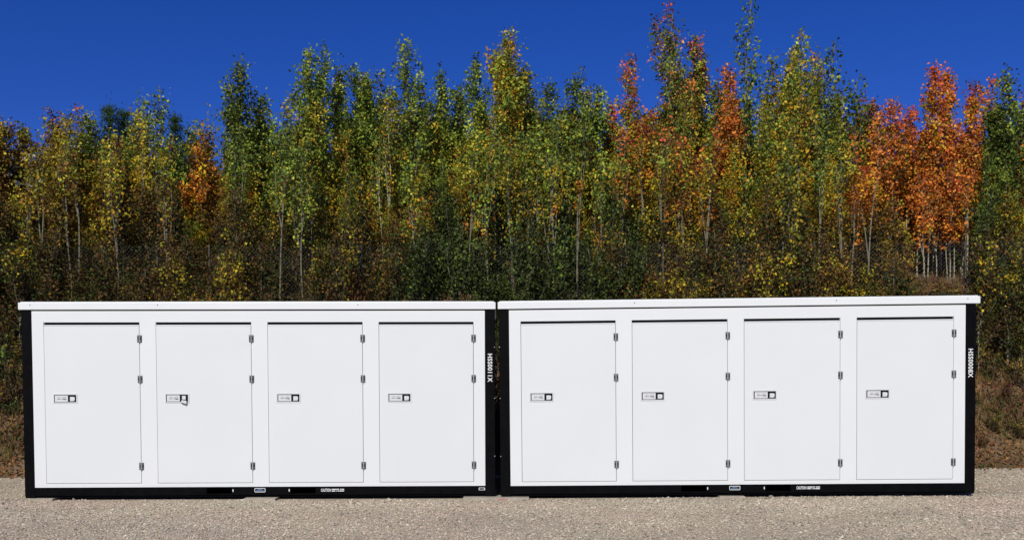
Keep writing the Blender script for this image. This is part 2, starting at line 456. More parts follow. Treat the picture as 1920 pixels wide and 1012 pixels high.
    t["label"] = "white serial number %s reading downwards" % code
    put_text(text_mesh("CAUTION", 0.05, 0.0012), "caution_lettering", root, 3.865, 0.088, 0.0018, 0.125, 0.040)
    b = MB()
    for x0, x1, z in ((3.94, 4.005, 0.098), (4.01, 4.035, 0.099), (4.048, 4.062, 0.098), (4.066, 4.10, 0.098),
                      (3.94, 3.985, 0.077), (3.996, 4.006, 0.077), (4.016, 4.036, 0.077), (4.042, 4.10, 0.077)):
        b.box(x0, x1, 0.001, 0.0027, z - 0.006, z + 0.006)
    b.build("caution_small_print", M['letter'], root)
    pl = MB(); pl.prism_xz(rounded_rect(2.945, 3.085, 0.064, 0.118, 0.012), 0.0008, 0.0027); p1 = pl.build("data_plate", M['letter'], root)
    pl = MB(); pl.prism_xz(rounded_rect(2.952, 3.078, 0.071, 0.111, 0.008), 0.0002, 0.0007); pl.build("plate_field", M['black'], p1)
    pl = MB()
    for x0, x1, z0, z1 in ((2.985, 3.045, 0.098, 0.108), (2.968, 3.060, 0.086, 0.095), (2.962, 3.068, 0.074, 0.083)): pl.box(x0, x1, -0.0004, 0.0001, z0, z1)
    pl.build("plate_print", M['blue'], p1)
    for x in (2.668, 3.392):
        b = MB(); b.box(x - 0.006, x + 0.006, 0.0012, 0.0027, 0.072, 0.104); b.build("pocket_mark", M['letter'], root)
    if small_plate:
        pl = MB(); pl.prism_xz(rounded_rect(5.845, 5.925, 0.078, 0.112, 0.006), 0.0008, 0.0027); p2 = pl.build("maker_plate", M['letter'], root)
        pl = MB(); pl.box(5.853, 5.915, 0.0002, 0.0007, 0.084, 0.106); pl.build("plate_field", M['black'], p2)
    for z in (1.93, 1.27, 0.52):
        x = W - 0.006 if small_plate else 0.006
        b = MB(); b.tube([(x, -0.0005, z), (x, -0.006, z)], [0.007, 0.005], 8); b.build("bolt", M['steel'], root)
    return root

ORD = ["first", "second", "third", "fourth"]
make_container((-6.27722, 11.75076, 0.0308), 0.01659, 0.00086, 0.033, 0.010, "HSS0011X",
               "left white storage container with four doors and serial number ending 11X", open_door=1, small_plate=True)
make_container((-0.14803, 11.82266, 0.0351), -0.02864, 0.0086, 0.012, 0.048, "HSS0008X",
               "right white storage container with four doors and serial number ending 08X")

# boards under the containers
def board(p0, p1, Y, dy, z1, label, mark=None):
    a, c = at(p0, 930, Y), at(p1, 930, Y)
    xm = (a.x + c.x) / 2; g = ground_z(xm, Y)
    root = empty("timber_board", (xm, Y, g - 0.02), label, "board", "boards under the containers")
    h = (c.x - a.x) / 2
    b = MB(); b.box(-h, h, 0, dy, 0.0, z1 - (g - 0.02)); b.build("plank", M['timber'], root, bevel=0.003)
    if mark:
        m0, m1 = at(mark[0], 930, Y).x - xm, at(mark[1], 930, Y).x - xm
        b = MB(); b.box(m0, m1, -0.0018, -0.0004, 0.004, z1 - (g - 0.02) - 0.006); b.build("paint_mark", M['pink'], root)
board(868, 992, 11.70, 0.30, 0.0300, "pale board bridging the bottoms of both containers at the gap", (931, 952))
board(455, 515, 11.66, 0.25, 0.0295, "short pale board under the left container below its data plate")
board(52, 98, 11.715, 0.25, 0.0290, "pale board under the left front corner of the left container")
board(1350, 1397, 11.70, 0.25, 0.0480, "thin board under the right container below its data plate")

# ------------------------------------------------------------------ gravel stones (real pebbles, uncountable)
def stones():
    pts = []
    def fill(x0, x1, y0, y1, dens):
        n = int((x1 - x0) * (y1 - y0) * dens)
        pts.append(np.stack([nrng.uniform(x0, x1, n), nrng.uniform(y0, y1, n)], 1))
    fill(-7.2, 7.2, 8.3, 11.78, 2250)
    fill(-9.6, -6.2, 11.0, 14.7, 1100)
    fill(5.9, 9.6, 11.0, 14.9, 1100)
    P = np.concatenate(pts); n = len(P)
    keep = np.ones(n, bool)
    nb = np.array([noise.noise((x * 0.9, y * 1.4, 7.7)) for x, y in P])
    sand = np.clip((-6.0 - P[:, 0]) * 0.5, 0, 1)
    keep = nrng.random(n) < np.clip(1.0 + 0.5 * nb, 0.25, 1) * (1 - 0.6 * sand)
    P, nb = P[keep], nb[keep]; n = len(P)
    r = np.clip(np.exp(nrng.normal(math.log(0.0074), 0.36, n)), 0.005, 0.026)
    base = np.array([(1, 0, 0), (-1, 0, 0), (0, 1, 0), (0, -1, 0), (0, 0, 1), (0, 0, -1)], float)
    fc = np.array([(0, 2, 4), (2, 1, 4), (1, 3, 4), (3, 0, 4), (2, 0, 5), (1, 2, 5), (3, 1, 5), (0, 3, 5)])
    V = base[None] * r[:, None, None] * nrng.uniform(0.65, 1.4, (n, 6, 1)) + nrng.normal(0, 0.25, (n, 6, 3)) * r[:, None, None]
    V[:, :, 2] *= 0.62
    a = nrng.uniform(0, 6.283, n); c, s = np.cos(a)[:, None], np.sin(a)[:, None]
    X, Yv = V[:, :, 0] * c - V[:, :, 1] * s, V[:, :, 0] * s + V[:, :, 1] * c
    gz = 0.0086 * np.clip(P[:, 0], 0, 12)
    V = np.stack([X + P[:, 0, None], Yv + P[:, 1, None], V[:, :, 2] + (gz + r * 0.35)[:, None]], 2)
    F = fc[None] + (np.arange(n) * 6)[:, None, None]
    pal = np.array([(0.42, 0.36, 0.30), (0.36, 0.31, 0.27), (0.50, 0.43, 0.36), (0.19, 0.16, 0.135), (0.44, 0.34, 0.29), (0.33, 0.31, 0.29), (0.58, 0.52, 0.46)])
    drift = np.array([noise.noise((x * 0.6, y * 1.1, 31.0)) for x, y in P])[:, None]
    ci = (np.array([1.20, 1.17, 1.10]) * (1 + 0.16 * nb[:, None]) + drift * np.array([0.10, -0.02, 0.03])) * pal[nrng.choice(len(pal), n, p=[.30, .24, .14, .10, .12, .08, .02])] * nrng.uniform(0.8, 1.2, (n, 1))
    cols = np.repeat(ci, 6, 0)
    m, nn, l, p = new_mat('pebble')
    at_ = nn.new('ShaderNodeAttribute'); at_.attribute_name = 'col'; l.new(at_.outputs['Color'], p.inputs['Base Color'])
    p.inputs['Roughness'].default_value = 0.9; p.inputs['Specular IOR Level'].default_value = 0.15
    me = np_mesh("gravel", V.reshape(-1, 3), F.reshape(-1, 3), m, cols)
    tag(link("gravel", me), "loose grey and tan gravel covering the yard", "gravel", kind="stuff")
stones()

# ------------------------------------------------------------------ foliage generators
PAL = {k: [np.array(lin(c)) * s for c in v] for k, (s, v) in dict(
    green=(2.05, [(96, 110, 36), (82, 98, 34), (112, 118, 40), (72, 90, 34), (124, 120, 42)]),
    dgreen=(1.85, [(52, 68, 26), (66, 80, 30), (44, 58, 26), (82, 90, 32)]),
    olive=(1.9, [(120, 108, 28), (136, 120, 30), (102, 98, 28), (150, 116, 30), (90, 94, 28)]),
    gold=(1.5, [(180, 130, 26), (152, 118, 28), (196, 140, 30), (126, 106, 28)]),
    orange=(1.65, [(184, 106, 34), (164, 90, 34), (194, 122, 38), (146, 90, 34)]),
    redor=(1.65, [(178, 94, 40), (164, 82, 40), (188, 110, 42), (138, 80, 38)]),
    red=(1.4, [(172, 72, 48), (156, 72, 48), (178, 88, 50)]),
    brown=(1.5, [(104, 76, 36), (90, 62, 32), (120, 84, 36), (82, 68, 30)]),
    shade=(1.2, [(56, 66, 28), (46, 56, 26), (70, 74, 32)]),  # greens darkened: understory shade is put into the leaf colour
    shade_brown=(1.25, [(92, 68, 36), (78, 56, 32), (70, 60, 30)]),  # browns darkened likewise to paint understory shade
    maroon=(1.15, [(98, 46, 34), (86, 50, 32), (112, 56, 36)]),
    pine=(1.6, [(44, 64, 28), (52, 70, 30), (36, 54, 26)]),
    pale=(1.0, [(200, 200, 190), (180, 180, 160)]),  # whitish undersides, with their sun glint put into the colour
).items()}

def leaf_geo(C, size, cols, R, droop=0.5, width=0.40, outward=None):
    n = len(C)
    a = R.normal(0, 1, (n, 3)); a[:, 2] -= droop; a /= np.linalg.norm(a, axis=1, keepdims=True)
    q = R.normal(0, 1, (n, 3))
    if outward is not None: q += outward
    q += np.array([-0.15, -0.55, 0.55])
    q -= a * (q * a).sum(1, keepdims=True); q /= np.linalg.norm(q, axis=1, keepdims=True) + 1e-9
    s = np.cross(a, q)
    sz = size[:, None]
    bend = q * sz * 0.10
    V = np.stack([C - a * sz * 0.5, C + s * sz * width + bend - a * sz * 0.08, C + a * sz * 0.5, C - s * sz * width + bend - a * sz * 0.08], 1)
    F = np.array([(0, 1, 2), (0, 2, 3)])[None] + (np.arange(n) * 4)[:, None, None]
    return V.reshape(-1, 3), F.reshape(-1, 3), np.repeat(cols, 4, 0)

def pick(pal, t, r):
    """pal: list of (height fraction from, [(palette, weight), ...])"""
    cur = pal[0][1]
    tt = t + r.gauss(0, 0.07)
    for t0, mix in pal:
        if tt >= t0: cur = mix
    names, w = zip(*cur)
    return PAL[r.choices(names, w)[0]]

def grow_tree(seed, H, width, pal, clear=0.25, nb=52, leaf=0.062, tops=(), per=30, spread=0.074, barkm='bark', sparse_top=0.0, lean=0.0, pale=0):
    """a slim young aspen: trunk with ascending limbs, and a crown of leaf clumps. returns (trunk mesh, crown mesh)"""
    r, R = random.Random(seed), np.random.default_rng(seed)
    tm = MB()
    r0 = 0.0034 * H + 0.0055
    la = r.uniform(0, 6.28)
    def stem(base, top, wob, rad0, n=9):
        ph = [r.uniform(0, 6.28) for _ in range(4)]
        ps = []
        for i in range(n):
            t = i / (n - 1)
            p = base.lerp(top, t)
            p.x += wob * math.sin(3.1 * t + ph[0]) * t * (1 - 0.3 * t) + 0.3 * wob * math.sin(9 * t + ph[1])* t
            p.y += wob * math.sin(2.7 * t + ph[2]) * t
            ps.append(p)
        tm.tube(ps, [rad0 * (1 - 0.9 * i / (n - 1)) + 0.0025 for i in range(n)], 6)
        return ps
    leaders = [(stem(Vector((0, 0, -0.15)), Vector((lean * H, 0, H)), 0.07 * H ** 0.5, r0), clear, 1.0, nb)]
    tops = list(tops)
    for _ in range(r.choice((1, 2, 2, 3))): tops.append((r.choice((-1, 1)) * r.uniform(0.12, 0.30) * width, r.uniform(0.66, 0.90), r.uniform(0.3, 0.55)))
    for (dx, ht, t0) in tops:          # extra leaders: sideways shift, height fraction, fork height fraction
        ps = leaders[0][0]; k = t0 * 8; i = int(k); b = ps[i].lerp(ps[min(i + 1, 8)], k - i)
        e = Vector((b.x + dx, b.y + r.uniform(-0.2, 0.2), H * ht))
        leaders.append((stem(b, e, 0.05, r0 * 0.55), 0.15, ht, int(nb * 0.45)))
    C, col, out = [], [], []
    for li, (ps, cl, ht, n) in enumerate(leaders):
        for i in range(n):
            t = cl + (1 - cl) * ((i + r.random()) / n) ** 0.92
            k = t * 8; j = min(int(k), 7); b = ps[j].lerp(ps[j + 1], k - j)
            hh = b.z / H
            u = (t - cl) / (1 - cl)
            prof = (min(1.0, 0.35 + u * 2.6)) * (1 - u) ** 0.75 * 0.92 + 0.10
            if li: prof = 0.42 * prof + 0.08
            L = width * 0.46 * prof * r.uniform(0.35, 1.4)
            az = r.uniform(0, 6.283); el = math.radians(r.uniform(25, 62) + 15 * u)
            d = Vector((math.cos(az) * math.cos(el), math.sin(az) * math.cos(el), math.sin(el)))
            L /= max(0.45, math.cos(el))
            mid = b + d * L * 0.55; tip = mid + (d + Vector((0, 0, 0.35))).normalized() * L * 0.5
            rb = max(0.0035, r0 * 0.28 * (1 - 0.7 * u))
            tm.tube([b, mid, tip], [rb, rb * 0.65, 0.002], 3, cap=False)
            P = pick(pal, hh, r); btone = r.uniform(0.7, 1.3)
            ncl = max(1, int(1.2 + L / 0.20))
            for q in range(ncl):
                f = 1.0 if ncl == 1 else 0.3 + 0.75 * q / (ncl - 1)
                c = (b.lerp(mid, f / 0.55) if f < 0.55 else mid.lerp(tip, (f - 0.55) / 0.45))
                c = c + Vector((r.gauss(0, 0.045), r.gauss(0, 0.045), r.gauss(0, 0.045)))
                Q = P if r.random() < 0.72 else pick(pal, hh, r)
                m = per * r.uniform(0.5, 1.4) * (1 - sparse_top * u ** 1.5)
                m = int(m + r.random())
                if m < 1: continue
                sg = spread * r.uniform(0.65, 1.25)
                pp = R.normal(0, 1, (m, 3)) * np.array([sg * 0.92, sg * 0.92, sg * 1.35]) + np.array(c)
                C.append(pp)
                o = np.array([d.x, d.y, 0.35]); out.append(np.repeat(o[None], m, 0))
                tone = r.uniform(0.5, 1.45) * btone
                ii = R.integers(0, len(Q), m)
                col.append(np.array(Q)[ii] * tone * R.uniform(0.84, 1.18, (m, 1)))
    if pale:
        m = pale
        C.append(np.stack([R.normal(0, width * 0.28, m), np.full(m, -width * 0.62), R.uniform(0.56, 0.80, m) * H], 1))
        out.append(np.repeat(np.array([[0.0, -3.0, 2.0]]), m, 0)); col.append(np.array(PAL['pale'])[R.integers(0, 2, m)])
    C, col, out = np.concatenate(C), np.concatenate(col), np.concatenate(out)
    size = leaf * R.uniform(0.65, 1.3, len(C))
    if pale: size[-pale:] = R.uniform(0.10, 0.19, pale)
    V, F, K = leaf_geo(C, size, np.clip(col, 0, 0.9), R, outward=out * 0.8)
    return tm.mesh("trunk", M[barkm]), np_mesh("crown", V, F, M['leaf'], K)

def grow_shrub(seed, H, width, pal, stems=9, leaf=0.058, per=20, spread=0.11, nb=9, narrow=0.40, mat='leaf', barkm='brownbark', depth=None):
    r, R = random.Random(seed), np.random.default_rng(seed)
    tm = MB(); C, col, out = [], [], []
    depth = depth or width
    for s in range(stems):
        az = r.uniform(0, 6.283); rad = math.sqrt(r.random())
        e = Vector((math.cos(az) * rad * width * 0.5, math.sin(az) * rad * depth * 0.5, H * (1 - 0.45 * rad ** 2) * r.uniform(0.7, 1.05)))
        b = Vector((e.x * 0.25, e.y * 0.25, -0.1))
        m1 = b.lerp(e, 0.5) + Vector((r.gauss(0, 0.05), r.gauss(0, 0.05), 0.08 * H))
        tm.tube([b, m1, e], [0.012, 0.008, 0.003], 4, cap=False)
        for i in range(nb):
            t = 0.18 + 0.82 * (i + r.random()) / nb
            c0 = b.lerp(m1, t * 2) if t < 0.5 else m1.lerp(e, t * 2 - 1)
            az2 = r.uniform(0, 6.28); L = width * 0.22 * r.uniform(0.3, 1.1) * (1.15 - t)
            c = c0 + Vector((math.cos(az2) * L, math.sin(az2) * L, L * 0.5))
            tm.tube([c0, c], [0.005, 0.002], 3, cap=False)
            Q = pick(pal, c.z / H, r); m = int(per * r.uniform(0.5, 1.4)); 
            if m < 1: continue
            sg = spread * r.uniform(0.7, 1.25)
            C.append(R.normal(0, 1, (m, 3)) * sg + np.array(c)); o = np.array([c.x, c.y, 0.3]); out.append(np.repeat(o[None], m, 0))
            col.append(np.array(Q)[R.integers(0, len(Q), m)] * r.uniform(0.65, 1.3) * R.uniform(0.84, 1.18, (m, 1)))
    C, col, out = np.concatenate(C), np.concatenate(col), np.concatenate(out)
    C[:, 2] = np.maximum(C[:, 2], 0.02)
    V, F, K = leaf_geo(C, leaf * R.uniform(0.65, 1.3, len(C)), np.clip(col, 0, 0.9), R, width=narrow, outward=out * 0.8)
    return tm.mesh("stems", M[barkm]), np_mesh("foliage", V, F, M[mat], K)

def grow_pine(seed, H, width):
    r, R = random.Random(seed), np.random.default_rng(seed)
    tm = MB(); C, col = [], []
    tm.tube([(0, 0, -0.15), (0.03, 0, H * 0.5), (0, 0.02, H)], [0.07, 0.045, 0.006], 7)
    n = int(H / 0.24)
    for i in range(n):
        u = (i + 0.5) / n
        z = H * (0.1 + 0.9 * u)
        for k in range(7):
            az = k * 0.9 + i * 1.3 + r.gauss(0, 0.2); L = width * 0.5 * (1.04 - u) ** 0.8 * r.uniform(0.7, 1.15) + 0.04
            el = math.radians(20 + 40 * u)
            e = Vector((math.cos(az) * L, math.sin(az) * L, z + L * math.tan(el) * 0.6))
            tm.tube([(0, 0, z), e], [0.012, 0.003], 3, cap=False)
            for q in range(max(2, int(L / 0.09))):
                f = 0.25 + 0.75 * (q + r.random()) / max(2, int(L / 0.09))
                c = Vector((0, 0, z)).lerp(e, f)
                m = 22
                C.append(R.normal(0, 1, (m, 3)) * 0.055 + np.array(c) + np.array([0, 0, 0.02]))
                col.append(np.array(PAL['pine'])[R.integers(0, 3, m)] * r.uniform(0.7, 1.3))
        if i == n - 1:
            m = 40; C.append(R.normal(0, 1, (m, 3)) * np.array([0.03, 0.03, 0.15]) + np.array([0, 0, H - 0.05])); col.append(np.array(PAL['pine'])[R.integers(0, 3, m)])
    C, col = np.concatenate(C), np.concatenate(col)
    V, F, K = leaf_geo(C, R.uniform(0.06, 0.11, len(C)), col, R, droop=-1.4, width=0.10)
    return tm.mesh("trunk", M['brownbark']), np_mesh("crown", V, F, M['needle'], K)

def plant_tree(meshes, loc, label, name="aspen_tree", cat="tree", group="trees along the top of the bank", rotz=0.0, s=(1, 1, 1), parts=("trunk", "crown")):
    root = empty(name, loc, label, cat, group, (0, 0, rotz)); root.scale = s
    link(parts[0], meshes[0], root)
    c = link(parts[1], meshes[1], root); c["kind"] = "stuff"
    return root

# palettes by height
G = 'green'
P_green = [(0, [('olive', 3), ('brown', 3)]), (0.35, [('green', 3), ('olive', 3), ('brown', 1)]), (0.62, [('green', 5), ('dgreen', 4)])]
P_greeny = [(0, [('brown', 3), ('olive', 3)]), (0.3, [('olive', 3), ('gold', 2), ('orange', 1), ('green', 2), ('brown', 1)]), (0.65, [('green', 4), ('olive', 2), ('dgreen', 3)])]
P_dark = [(0, [('olive', 2), ('dgreen', 2)]), (0.4, [('dgreen', 3), ('green', 3)]), (0.7, [('dgreen', 5), ('green', 3)])]
P_goldmid = [(0, [('olive', 2), ('brown', 2)]), (0.3, [('gold', 2), ('olive', 2), ('orange', 1), ('brown', 2)]), (0.6, [('green', 3), ('olive', 3), ('gold', 1)]), (0.85, [('olive', 2), ('green', 2), ('gold', 1)])]
P_redtip = [(0, [('brown', 1), ('gold', 2), ('olive', 2)]), (0.35, [('orange', 2), ('olive', 3), ('gold', 2), ('brown', 1)]), (0.6, [('olive', 3), ('green', 2), ('orange', 2), ('brown', 1)]), (0.92, [('red', 2), ('redor', 1), ('brown', 1)])]
P_darkred = [(0, [('olive', 3), ('brown', 1)]), (0.4, [('dgreen', 3), ('olive', 2), ('orange', 1)]), (0.65, [('dgreen', 4), ('green', 3), ('brown', 2), ('orange', 1)]), (0.92, [('red', 2), ('brown', 2), ('dgreen', 1)])]
P_orange = [(0, [('orange', 3), ('gold', 2), ('brown', 1)]), (0.35, [('orange', 4), ('redor', 2), ('brown', 2), ('gold', 1), ('olive', 1)]), (0.7, [('redor', 3), ('orange', 4), ('brown', 1), ('gold', 1)]), (0.9, [('redor', 3), ('red', 1), ('brown', 1)])]
P_orangemix = [(0, [('gold', 2), ('orange', 2), ('olive', 2)]), (0.5, [('orange', 3), ('olive', 3), ('brown', 1)]), (0.85, [('redor', 2), ('orange', 2), ('brown', 2)])]
P_dullor = [(0, [('brown', 2), ('gold', 1)]), (0.4, [('orange', 2), ('gold', 2), ('brown', 2)]), (0.75, [('orange', 2), ('olive', 2), ('brown', 2)])]
P_oliveg = [(0, [('gold', 2), ('olive', 3), ('brown', 3)]), (0.35, [('olive', 4), ('gold', 2), ('green', 1), ('brown', 1)]), (0.65, [('olive', 3), ('green', 3), ('dgreen', 2)])]
P_brown = [(0, [('brown', 4), ('olive', 1)]), (0.5, [('olive', 3), ('brown', 3)]), (0.75, [('olive', 3), ('brown', 2), ('green', 1)])]
P_brownred = [(0, [('brown', 4)]), (0.55, [('brown', 3), ('olive', 2)]), (0.85, [('maroon', 2), ('brown', 2), ('redor', 1)])]

# ------------------------------------------------------------------ the trees one can tell apart on the skyline
# (photo x, photo y of the tip, depth, crown width m, palette, label, extra settings)
HERO = [
 (6, 236, 20.4, 1.3, P_brown, "olive-brown tree cut by the left edge of the photo", {}),
 (40, 232, 21.0, 1.2, P_brown, "olive tree with large pale leaves near the left edge", dict(pale=7)),
 (92, 205, 21.5, 0.8, P_brownred, "thin tree with a dark red tip near the left edge", dict(per=12)),
 (118, 232, 20.2, 1.2, P_brown, "brownish tree with large pale leaves above the first left door", dict(pale=11)),
 (143, 205, 22.0, 0.9, P_brownred, "sparse red-brown tree left of the pines", dict(per=9)),
 (172, 215, 20.6, 1.2, P_oliveg, "yellow-green tree in front of the dark pines", {}),
 (288, 172, 20.8, 0.95, P_green, "green tree with a thin broken top between the pines", dict(per=13, tops=((-0.30, 0.97, 0.55),))),
 (352, 238, 21.2, 1.0, P_dark, "dark green rounded tree right of the small pine", {}),
 (378, 250, 20.2, 1.0, P_dullor, "dull orange tree above the second left door", {}),
 (405, 203, 21.6, 0.6, P_goldmid, "sparse thin tree with few orange leaves at the tip", dict(per=6, sparse_top=0.5)),
 (457, 122, 20.2, 1.1, P_dark, "dark green tree with a narrow leaning tip above the second left door", dict(lean=-0.02)),
 (500, 182, 20.8, 0.9, P_green, "lower green tree right of the dark leaning-tip tree", {}),
 (545, 172, 21.4, 0.9, P_greeny, "green tree with thin outer twigs left of the twin-topped tree", dict(per=11)),
 (570, 98, 20.0, 1.1, P_green, "tall green tree with twin rounded tops above the third left door", dict(tops=((0.42, 0.995, 0.5),))),
 (640, 138, 20.6, 0.85, P_green, "green narrow-topped tree right of the twin-topped tree", {}),
 (674, 134, 20.9, 0.85, P_green, "green tree with two small lobes above the third left door's right edge", dict(tops=((0.2, 0.96, 0.6),))),
 (708, 134, 21.1, 0.7, P_greeny, "thin green tree with a small separate tuft at its tip", dict(per=13)),
 (772, 91, 20.0, 1.15, P_green, "tall green tree with scattered orange leaves above the fourth left door", {}),
 (742, 170, 20.4, 0.7, P_goldmid, "small gold-flecked tree on the left of the tall orange-flecked tree", {}),
 (832, 138, 20.7, 1.0, P_green, "full green tree above the fourth left door's right edge", {}),
 (864, 165, 21.3, 0.9, P_green, "lower green tree left of the pointed green tree near the gap", {}),
 (893, 112, 20.5, 0.95, P_green, "pointed green tree left of the gap between the containers", {}),
 (955, 66, 20.0, 1.1, P_goldmid, "tallest green and yellow tree above the gap between the containers", dict(tops=((-0.28, 0.93, 0.6),))),
 (992, 133, 20.8, 0.95, P_greeny, "yellow-green tree right of the gap between the containers", {}),
 (1028, 160, 20.3, 1.2, P_green, "broad dense green tree above the first right door", {}),
 (1082, 156, 20.2, 1.0, P_green, "dense green column tree above the first right door's right half", {}),
 (1122, 163, 20.9, 0.8, P_green, "narrow green tree left of the thin red-tipped tree", {}),
 (1142, 195, 21.4, 0.8, P_redtip, "low reddish tree beside the thin red-tipped tree", {}),
 (1188, 112, 20.3, 0.85, P_redtip, "thin tree with a bright red tip above the second right door", {}),
 (1212, 200, 20.9, 0.9, P_orangemix, "orange tree left of the tall dark red-tipped tree", {}),
 (1270, 12, 20.2, 1.1, P_darkred, "very tall dark tree with a thin curved red tip", dict(lean=0.012, per=13, tops=((-0.34, 0.95, 0.62),))),
 (1294, 72, 20.5, 0.9, P_darkred, "dark green tree with a solid red tip beside the tallest red-tipped one", {}),
 (1320, 118, 21.0, 0.8, P_darkred, "dark green tree with a dull red top left of the orange one", {}),
 (1344, 160, 20.8, 0.8, P_oliveg, "olive tree between the red-tipped trees and the orange one", {}),
 (1376, 128, 20.3, 0.9, P_orange, "orange-red tree left of the tallest dark tree above the third right door", {}),
 (1400, -4, 20.4, 1.0, P_dark, "tallest tree of all, dark and sparse, reaching the photo's top edge", dict(leaf=0.078, per=8, sparse_top=0.35)),
 (1456, 98, 20.6, 1.0, P_oliveg, "green tree with loose top right of the tallest dark tree", dict(leaf=0.072, per=11, sparse_top=0.3)),
 (1505, 58, 20.2, 0.95, P_oliveg, "tall olive tree with a wispy tip above the third right door", dict(leaf=0.075, per=11, sparse_top=0.45)),
 (1562, 78, 20.4, 0.95, P_dark, "dark sparse tree with single leaves at its tip", dict(leaf=0.08, per=9, sparse_top=0.5)),
 (1604, 138, 20.7, 0.9, P_dark, "lower dark sparse tree left of the orange-red grove", dict(leaf=0.078, per=9, sparse_top=0.35)),
 (1634, 192, 20.9, 0.9, P_orangemix, "red-tinged tree at the left of the orange-red grove", {}),
 (1672, 192, 20.3, 0.62, P_orange, "orange tree with wide low crown above the fourth right door", dict(clear=0.34, barkm='birch')),
 (1704, 208, 21.0, 0.55, P_orange, "small orange tree in the middle of the orange-red grove", dict(clear=0.40, barkm='birch')),
 (1738, 128, 20.2, 0.58, P_orange, "tall orange-red tree, left of the two tallest in the grove", dict(clear=0.40, barkm='birch')),
 (1784, 124, 20.5, 0.52, P_orange, "tall orange-red tree, right of the two tallest in the grove", dict(clear=0.38, barkm='birch')),
 (1820, 158, 20.3, 0.52, P_orange, "orange tree at the right of the orange-red grove", dict(clear=0.40, barkm='birch')),
 (1853, 148, 20.9, 0.7, P_redtip, "thin dull red tree between the grove and the dark green tree", dict(per=12, clear=0.36)),
 (1886, 148, 20.4, 1.0, P_dark, "dark green pointed tree near the right edge of the photo", {}),
 (1918, 190, 20.8, 1.0, P_darkred, "dark tree with orange patches cut by the photo's right edge", {}),
]
for i, (px, py, Y, w, pal, label, kw) in enumerate(HERO):
    tip = at(px, py, Y)
    z0 = bank_z(tip.x, Y); H = tip.z - z0 - 0.10
    kw = dict(kw); lean = kw.get('lean', 0)
    kw.setdefault('nb', int(34 + 5 * H)); kw.setdefault('clear', 0.20)
    ms = grow_tree(100 + i, H, w, pal, **kw)
    plant_tree(ms, (tip.x - lean * H, Y, z0), label, group="trees on the skyline above the bank")

# pines behind the left trees
for px, py, Y, w, label in ((205, 208, 22.6, 1.6, "dark green pine, left and fuller of the two close together"),
                            (232, 214, 23.0, 1.2, "dark green pine with a narrow spire, right of the fuller pine"),
                            (328, 222, 22.8, 1.0, "small dark pine tip right of the broken-topped green tree")):
    tip = at(px, py, Y); z0 = bank_z(tip.x, Y); H = tip.z - z0
    plant_tree(grow_pine(px, H, w), (tip.x, Y, z0), label, "pine_tree", "pine tree", "pines behind the young trees")

# ------------------------------------------------------------------ thicket trees behind and between them (copies of a few grown ones)
def zone(px):
    for x1, ps in ((330, (P_brown, P_brown, P_oliveg)), (440, (P_brown, P_dullor, P_oliveg)), (720, (P_green, P_greeny, P_greeny)),
                   (930, (P_greeny, P_goldmid, P_green)), (1140, (P_greeny, P_goldmid, P_green)), (1360, (P_redtip, P_oliveg, P_goldmid)),
                   (1595, (P_oliveg, P_oliveg, P_goldmid)), (1850, (P_orange, P_orangemix, P_orange)), (2200, (P_dark, P_oliveg, P_dark))):
        if px < x1: return ps
NAMES = {id(P_brown): "olive-brown", id(P_oliveg): "olive-gold", id(P_orangemix): "mixed-orange", id(P_dullor): "dull orange", id(P_green): "green", id(P_greeny): "yellow-green",
         id(P_goldmid): "green-gold", id(P_redtip): "red-tinged", id(P_orange): "orange", id(P_dark): "dark green"}
ANCH = ((60, "beyond the left container's left end"), (280, "behind the first left door"), (490, "behind the second left door"), (700, "behind the third left door"),
        (895, "behind the fourth left door"), (965, "behind the gap between the containers"), (1165, "behind the first right door"), (1375, "behind the second right door"),
        (1585, "behind the third right door"), (1810, "behind the fourth right door"), (9999, "beyond the right container's right end"))
def anchor(px):
    for x1, s in ANCH:
        if px < x1: return s
protos = {}
def proto(pal, k, low=False):
    key = (id(pal), k, low)
    if key not in protos:
        protos[key] = grow_tree(900 + len(protos) * 7, 4.6, 1.1, pal, clear=0.10 if low else 0.22, nb=56 if low else 66, per=15 if low else 21, barkm='birch' if pal in (P_orange, P_orangemix) else 'bark')
    return protos[key]
fr = random.Random(77)
def sky_line(px):
    if 1650 < px < 1850: return 258      # lowest tip row of the skyline trees nearby
    ys = [h[1] for h in HERO if abs(h[0] - px) < 45]
    return max(ys) if ys else 230
px = -60
k = 0
while px < 1985:
    for row, (Y, dy0, dy1, what) in enumerate(((19.75, 110, 230, "front-row sapling"), (19.2, 200, 320, "low sapling by the fence"), (21.6, 10, 80, "second-row tree"), (23.2, 30, 120, "back-row tree"))):
        p = px + fr.uniform(-16, 16); yy = Y + fr.uniform(-0.2, 0.4)
        if row < 2 and 1690 < p < 1840: continue
        tip_y = min(sky_line(p) + fr.uniform(dy0, dy1), 470)
        tip = at(p, tip_y, yy); z0 = bank_z(tip.x, yy); H = tip.z - z0
        pal = fr.choice(zone(p)); s = H / 4.6
        plant_tree(proto(pal, k % 2, row < 2), (tip.x, yy, z0), "%s %s %s" % (NAMES[id(pal)], what, anchor(p)),
                   group="thicket trees, %s, %s" % (what, anchor(p)), rotz=fr.uniform(0, 6.28), s=(0.45 + 0.4 * s, 0.45 + 0.4 * s, s))
        k += 1
    px += 37
